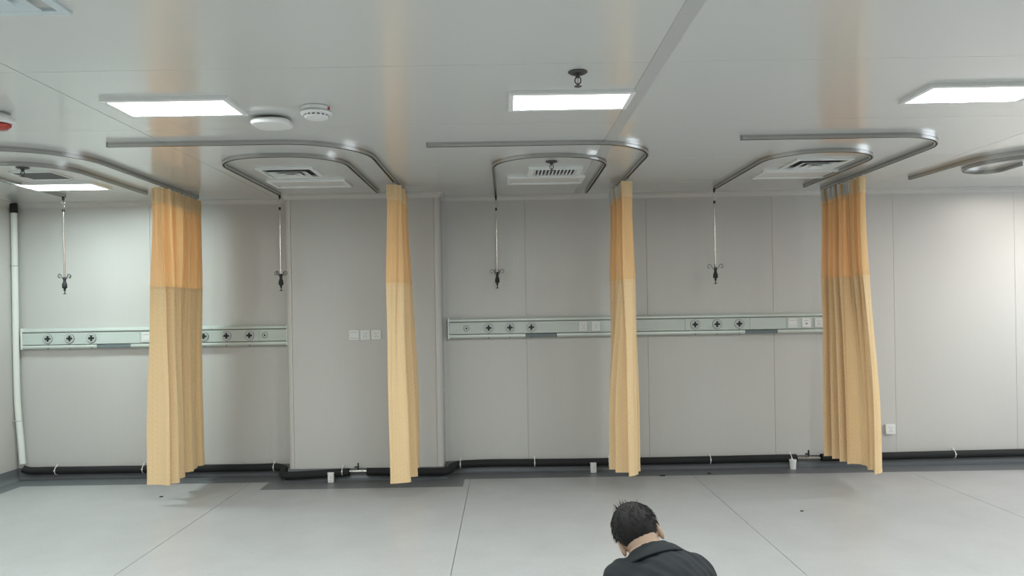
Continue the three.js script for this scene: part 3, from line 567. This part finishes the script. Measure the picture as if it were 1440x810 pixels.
function cone(p, a, b, ra, rb) {
  const bx = b[0] - a[0], by = b[1] - a[1], bz = b[2] - a[2], px = p[0] - a[0], py = p[1] - a[1], pz = p[2] - a[2];
  const t = Math.max(0, Math.min(1, (px * bx + py * by + pz * bz) / (bx * bx + by * by + bz * bz)));
  return Math.hypot(px - bx * t, py - by * t, pz - bz * t) - (ra + (rb - ra) * t);
}
{
  // joints in world metres; the figure squats with its back to the camera, head bent down and to its left
  const P = { pelvis: [0.61, 0.26, 4.55], belly: [0.60, 0.36, 4.46], chest: [0.578, 0.455, 4.36], neck: [0.532, 0.555, 4.245],
    shL: [0.425, 0.478, 4.265], elL: [0.345, 0.30, 4.08], wrL: [0.43, 0.165, 3.90], shR: [0.675, 0.495, 4.285], elR: [0.765, 0.31, 4.08], wrR: [0.62, 0.165, 3.905],
    hipL: [0.515, 0.245, 4.55], knL: [0.465, 0.37, 4.17], anL: [0.455, 0.085, 4.40], hipR: [0.705, 0.245, 4.55], knR: [0.735, 0.37, 4.17], anR: [0.765, 0.085, 4.40] };
  const u0 = V(-0.36, 0.80, -0.48).normalize(), r0 = V(0.88, 0.42, -0.05), r1 = r0.clone().addScaledVector(u0, -r0.dot(u0)).normalize(), f1 = u0.clone().cross(r1);
  const HC = V(0.494, 0.624, 4.175);                 // head centre
  const loc = (x, y, z) => { const d = [x - HC.x, y - HC.y, z - HC.z]; return [d[0] * r1.x + d[1] * r1.y + d[2] * r1.z, d[0] * u0.x + d[1] * u0.y + d[2] * u0.z, d[0] * f1.x + d[1] * f1.y + d[2] * f1.z]; };
  const wld = (a, b, c) => [HC.x + a * r1.x + b * u0.x + c * f1.x, HC.y + a * r1.y + b * u0.y + c * f1.y, HC.z + a * r1.z + b * u0.z + c * f1.z];
  const ell = (q, c, r) => { const a = (q[0] - c[0]) / r[0], b = (q[1] - c[1]) / r[1], d = (q[2] - c[2]) / r[2], l = Math.sqrt(a * a + b * b + d * d); return (l - 1) * Math.min(...r); };
  const skull = (q, e = 0) => smin(ell(q, [0, 0.03, -0.012], [0.074 + e, 0.082 + e, 0.094 + e]), ell(q, [0, -0.035, 0.026], [0.056 + e, 0.078 + e, 0.062 + e]), 0.05);
  const headF = (p) => {
    const q = loc(...p); let d = skull(q);
    d = smin(d, cone(q, [0, 0.005, 0.084], [0, -0.032, 0.104], 0.008, 0.013), 0.014);                    // nose
    d = smin(d, ell(q, [0, -0.064, 0.084], [0.022, 0.009, 0.010]), 0.01);                                // lips
    d = smin(d, cone(q, [-0.03, 0.022, 0.082], [0.03, 0.022, 0.082], 0.008, 0.008), 0.02);               // brow
    for (const s of [-1, 1]) {
      d = smax(d, -ell(q, [s * 0.03, 0.003, 0.094], [0.014, 0.009, 0.012]), 0.01);                        // eye sockets
      let e = ell([q[0] - s * 0.079, q[1] + 0.022, q[2] + 0.005], [0, 0, 0], [0.011, 0.032, 0.019]); e = smax(e, -ell([q[0] - s * 0.09, q[1] + 0.020, q[2] - 0.0], [0, 0, 0], [0.009, 0.019, 0.011]), 0.006);
      d = smin(d, e, 0.008);
    }
    return d;
  };
  const nb = wld(0, -0.055, -0.03);
  const torso = (p, e) => {
    let d = cone(p, P.pelvis, P.belly, 0.135 + e, 0.125 + e);
    d = smin(d, cone(p, P.belly, P.chest, 0.125 + e, 0.118 + e), 0.06);
    d = smin(d, cone(p, [P.shL[0] + 0.06, P.shL[1] - 0.03, P.shL[2] + 0.02], [P.shR[0] - 0.06, P.shR[1] - 0.03, P.shR[2] + 0.02], 0.088 + e, 0.088 + e), 0.08);
    d = smin(d, cone(p, P.chest, P.neck, 0.10 + e, 0.055 + e), 0.07);
    d = smin(d, cone(p, P.neck, P.shL, 0.045 + e, 0.058 + e), 0.05); d = smin(d, cone(p, P.neck, P.shR, 0.045 + e, 0.058 + e), 0.05);
    return d;
  };
  const arms = (p, e) => { let d = 9; for (const s of 'LR') { d = Math.min(d, smin(cone(p, P['sh' + s], P['el' + s], 0.056 + e, 0.042 + e), cone(p, P['el' + s], P['wr' + s], 0.042 + e, 0.028 + e), 0.03)); } return d; };
  const legs = (p, e) => { let d = 9; for (const s of 'LR') { d = Math.min(d, smin(cone(p, P['hip' + s], P['kn' + s], 0.088 + e, 0.058 + e), cone(p, P['kn' + s], P['an' + s], 0.058 + e, 0.040 + e), 0.03)); } return d; };
  const hand = (p) => {
    let d = 9;
    for (const [s, m] of [['L', 1], ['R', -1]]) {
      const w = P['wr' + s], o = (a, b, c) => [w[0] + m * a, w[1] + b, w[2] + c];
      d = smin(d, cone(p, w, o(0.012, -0.045, -0.045), 0.026, 0.032), 0.01);
      const F = [[-0.026, 0.070], [-0.008, 0.080], [0.012, 0.076], [0.030, 0.060]];
      F.forEach(([a, l]) => { const k = o(a + 0.008, -0.062, -0.066), j = o(a + 0.010, -0.062 - l * 0.34, -0.066 - l * 0.40), t = o(a + 0.012, -0.062 - l * 0.86, -0.066 - l * 0.42); d = smin(d, Math.min(cone(p, k, j, 0.0095, 0.009), cone(p, j, t, 0.009, 0.0075)), 0.006); });
      d = smin(d, Math.min(cone(p, o(0.03, -0.03, -0.03), o(0.056, -0.055, -0.056), 0.013, 0.010), cone(p, o(0.056, -0.055, -0.056), o(0.052, -0.085, -0.08), 0.010, 0.008)), 0.008);
    }
    return d;
  };
  const bodyF = (x, y, z) => { const p = [x, y, z]; let d = smin(torso(p, 0), arms(p, 0), 0.03); d = smin(d, legs(p, 0), 0.05); d = smin(d, cone(p, P.neck, nb, 0.058, 0.052), 0.03); for (const s of 'LR') d = smin(d, cone(p, P['an' + s], [P['an' + s][0], 0.05, P['an' + s][2] - 0.15], 0.042, 0.03), 0.03); return d; };
  const person = thing('person', 'person with short black hair and dark jacket crouching on the floor, back turned', 'person', [0.6, 0, 4.4]);
  const off = (g) => g.translate(-0.6, 0, -4.4);
  const all = (x, y, z) => { const p = [x, y, z]; return smin(smin(bodyF(x, y, z), headF(p), 0.03), hand(p), 0.012); };
  // body on a 12 mm grid; head and hands on finer grids, merged into the same mesh
  const bodyG = surfaceNet(bodyF, [0.2, 0.0, 3.82], [0.98, 0.66, 4.8], 0.012);
  const headG = surfaceNet((x, y, z) => { const p = [x, y, z]; return smin(headF(p), cone(p, P.neck, nb, 0.058, 0.052), 0.03); }, [0.33, 0.46, 3.98], [0.66, 0.81, 4.33], 0.0042);
  const handG = surfaceNet((x, y, z) => hand([x, y, z]), [0.36, 0.0, 3.74], [0.70, 0.22, 3.96], 0.0036);
  add('body', off(join(bodyG, headG, handG)), M.skin, person);
  // hair: a close cap over the skull, thin at the nape, longer on top, with a ruffled crown
  const hairF = (x, y, z) => {
    const q = loc(x, y, z), n = 0.0009 * Math.sin(q[0] * 420 + 3 * Math.sin(q[1] * 190)) * Math.sin(q[2] * 330 + q[1] * 260);
    const thick = lerp(0.003, 0.010, smooth(-0.05, 0.045, q[1]));
    let d = skull(q, thick) + n;
    const line = lerp(-0.044, -0.004, smooth(-0.07, 0.01, q[2]));          // hairline drops from the temples to the nape
    const edge = 0.010 * Math.cos(q[0] * 60);
    d = smax(d, -(q[1] - line - edge * smooth(0, -0.06, q[2])), 0.006);
    d = smax(d, q[2] - lerp(0.035, 0.075, smooth(0.02, 0.08, q[1])), 0.012);
    for (const s of [-1, 1]) d = smax(d, -ell([q[0] - s * 0.08, q[1] + 0.018, q[2] + 0.004], [0, 0, 0], [0.03, 0.032, 0.022]), 0.004);
    return d;
  };
  const hairCap = surfaceNet(hairF, [0.33, 0.52, 4.0], [0.65, 0.81, 4.33], 0.004);
  const tufts = [];
  for (let k = 0; k < 70; k++) {
    const a = rnd() * 6.28, rr = 0.05 * Math.sqrt(rnd()), b = [rr * Math.cos(a) - 0.005, 0.106 - rr * rr * 8, 0.005 + rr * Math.sin(a)];
    const h = 0.012 + 0.026 * rnd() * (rr < 0.035 ? 1 : 0.5), t = [b[0] + (rnd() - 0.5) * 0.03, b[1] + h, b[2] - 0.012 + (rnd() - 0.5) * 0.03];
    const wb = V(...wld(...b)), wt = V(...wld(...t)), m = wb.clone().lerp(wt, 0.5).add(V(0.003 * (rnd() - 0.5), 0.002, 0));
    const c = new THREE.ConeGeometry(0.0038, wb.distanceTo(wt) + 0.012, 5); c.applyQuaternion(new THREE.Quaternion().setFromUnitVectors(V(0, 1, 0), wt.clone().sub(wb).normalize())); tufts.push(c.translate(m.x, m.y, m.z));
  }
  for (let k = 0; k < 620; k++) {                    // short strands combed down and outwards over the cap
    const a = rnd() * 6.283, e = lerp(-0.35, 1.35, Math.sqrt(rnd())), dir = [Math.cos(a) * Math.cos(e), Math.sin(e), Math.sin(a) * Math.cos(e)];
    let t = 0.05; for (let n = 0; n < 30; n++) t -= hairF(...wld(dir[0] * t, dir[1] * t + 0.01, dir[2] * t)) * 0.9;
    const b = [dir[0] * t, dir[1] * t + 0.01, dir[2] * t]; if (b[2] > 0.05 || b[1] < -0.012 || !(t > 0.03 && t < 0.2)) continue;
    const L = 0.016 + 0.014 * rnd(), sw = (rnd() - 0.5) * 0.9, tg = V(dir[0] * Math.sin(e) + sw * -Math.sin(a), -Math.cos(e), dir[2] * Math.sin(e) + sw * Math.cos(a)).normalize();
    const q1 = V(...wld(b[0] + dir[0] * 0.0005, b[1] + dir[1] * 0.0005, b[2] + dir[2] * 0.0005)), q2 = V(...wld(b[0] + tg.x * L + dir[0] * 0.0035, b[1] + tg.y * L + dir[1] * 0.0035, b[2] + tg.z * L + dir[2] * 0.0035));
    const c = new THREE.ConeGeometry(0.0024, q1.distanceTo(q2), 4); c.applyQuaternion(new THREE.Quaternion().setFromUnitVectors(V(0, 1, 0), q2.clone().sub(q1).normalize())); const m = q1.add(q2).multiplyScalar(0.5); tufts.push(c.translate(m.x, m.y, m.z));
  }
  add('hair', off(join(hairCap, ...tufts)), M.hair, person, 'short black hair ruffled at the crown');
  // jacket
  const wrinkle = (p) => 0.0028 * Math.sin(p[0] * 60 + p[1] * 40) * Math.sin(p[1] * 70 - p[2] * 45) + 0.0018 * Math.sin(p[0] * 130 - p[2] * 90 + p[1] * 60);
  const ndir = V(P.neck[0] - P.chest[0], P.neck[1] - P.chest[1], P.neck[2] - P.chest[2]).normalize();
  const jacketF = (x, y, z) => {
    const p = [x, y, z];
    let d = smax(torso(p, 0.014), 0.24 - y - (z - 4.55) * 0.3, 0.01);                       // hem
    d = smax(d, (x - P.neck[0]) * ndir.x + (y - P.neck[1]) * ndir.y + (z - P.neck[2]) * ndir.z - 0.026, 0.008);   // neckline
    let a = arms(p, 0.016);
    for (const s of 'LR') { const w = P['wr' + s], e = P['el' + s], ax = w[0] - e[0], ay = w[1] - e[1], az = w[2] - e[2], l = Math.hypot(ax, ay, az), q = ((x - w[0]) * ax + (y - w[1]) * ay + (z - w[2]) * az) / l; if (Math.hypot(x - w[0], y - w[1], z - w[2]) < 0.12) a = smax(a, q + 0.01, 0.004); }   // cuffs
    return smin(d, a, 0.035) + wrinkle(p);
  };
  const jacket = add('jacket', off(surfaceNet(jacketF, [0.18, 0.08, 3.84], [1.0, 0.68, 4.82], 0.0088)), M.jacket, person, 'dark grey jacket');
  // turned-down collar: a band standing round the neck
  const collarPts = (rad, h, tilt) => { const o = []; for (let k = 0; k <= 40; k++) { const a = (k / 40) * Math.PI * 1.7 + Math.PI * 0.65 - Math.PI; o.push([rad * Math.cos(a), h, rad * Math.sin(a)]); } return o; };
  const ny = V(P.neck[0] - P.chest[0], P.neck[1] - P.chest[1], P.neck[2] - P.chest[2]).normalize().lerp(V(-0.15, 0.9, -0.35).normalize(), 0.5).normalize();
  const nx = V(1, 0.2, 0).addScaledVector(ny, -V(1, 0.2, 0).dot(ny)).normalize(), nz = nx.clone().cross(ny);
  const cpos = [], cidx = [], prof = [[0.078, -0.02], [0.072, 0.015], [0.066, 0.034], [0.069, 0.040], [0.075, 0.036], [0.097, 0.014], [0.116, -0.008], [0.114, -0.017], [0.096, -0.004], [0.082, -0.01]];
  const NK = 48; for (let k = 0; k <= NK; k++) { const a = 0.5 * Math.PI + (k / NK - 0.5) * Math.PI * 1.62; for (const [r, h] of prof) { const c = V(...P.neck).addScaledVector(nx, r * Math.cos(a) * 1.04).addScaledVector(nz, r * Math.sin(a)).addScaledVector(ny, h); cpos.push(c.x, c.y, c.z); } }
  for (let k = 0; k < NK; k++) for (let j = 0; j < prof.length; j++) { const m = prof.length, a = k * m + j, b = k * m + (j + 1) % m, c = a + m, d = b + m; cidx.push(a, c, b, b, c, d); }
  const cg = new THREE.BufferGeometry(); cg.setAttribute('position', new THREE.Float32BufferAttribute(cpos, 3)); cg.setIndex(cidx); cg.computeVertexNormals();
  add('collar', off(cg), M.jacket, jacket, 'turned-down jacket collar');
  add('trousers', off(surfaceNet((x, y, z) => { const p = [x, y, z]; let d = smin(legs(p, 0.014), cone(p, P.hipL, P.hipR, 0.125, 0.125), 0.06) + wrinkle(p); return smax(d, 0.075 - y, 0.006); }, [0.22, 0.03, 4.0], [1.0, 0.55, 4.8], 0.012)), M.trousers, person, 'dark trousers');
  for (const s of 'LR') {
    const a = P['an' + s];
    add('shoe', off(surfaceNet((x, y, z) => { const p = [x, y, z]; let d = smin(cone(p, [a[0], 0.052, a[2] + 0.035], [a[0], 0.046, a[2] - 0.17], 0.048, 0.042), cone(p, [a[0], 0.06, a[2]], [a[0], 0.10, a[2] + 0.005], 0.048, 0.05), 0.03); return smax(d, -y + 0.002, 0.004); }, [a[0] - 0.09, -0.008, a[2] - 0.24], [a[0] + 0.09, 0.17, a[2] + 0.12], 0.009)), M.shoe, person);
  }
}

scene.traverse((o) => { if (o.isMesh) { o.castShadow = true; o.receiveShadow = true; } if (o.isLight && !o.isRectAreaLight) o.castShadow = true; });
renderer.render(scene, camera);
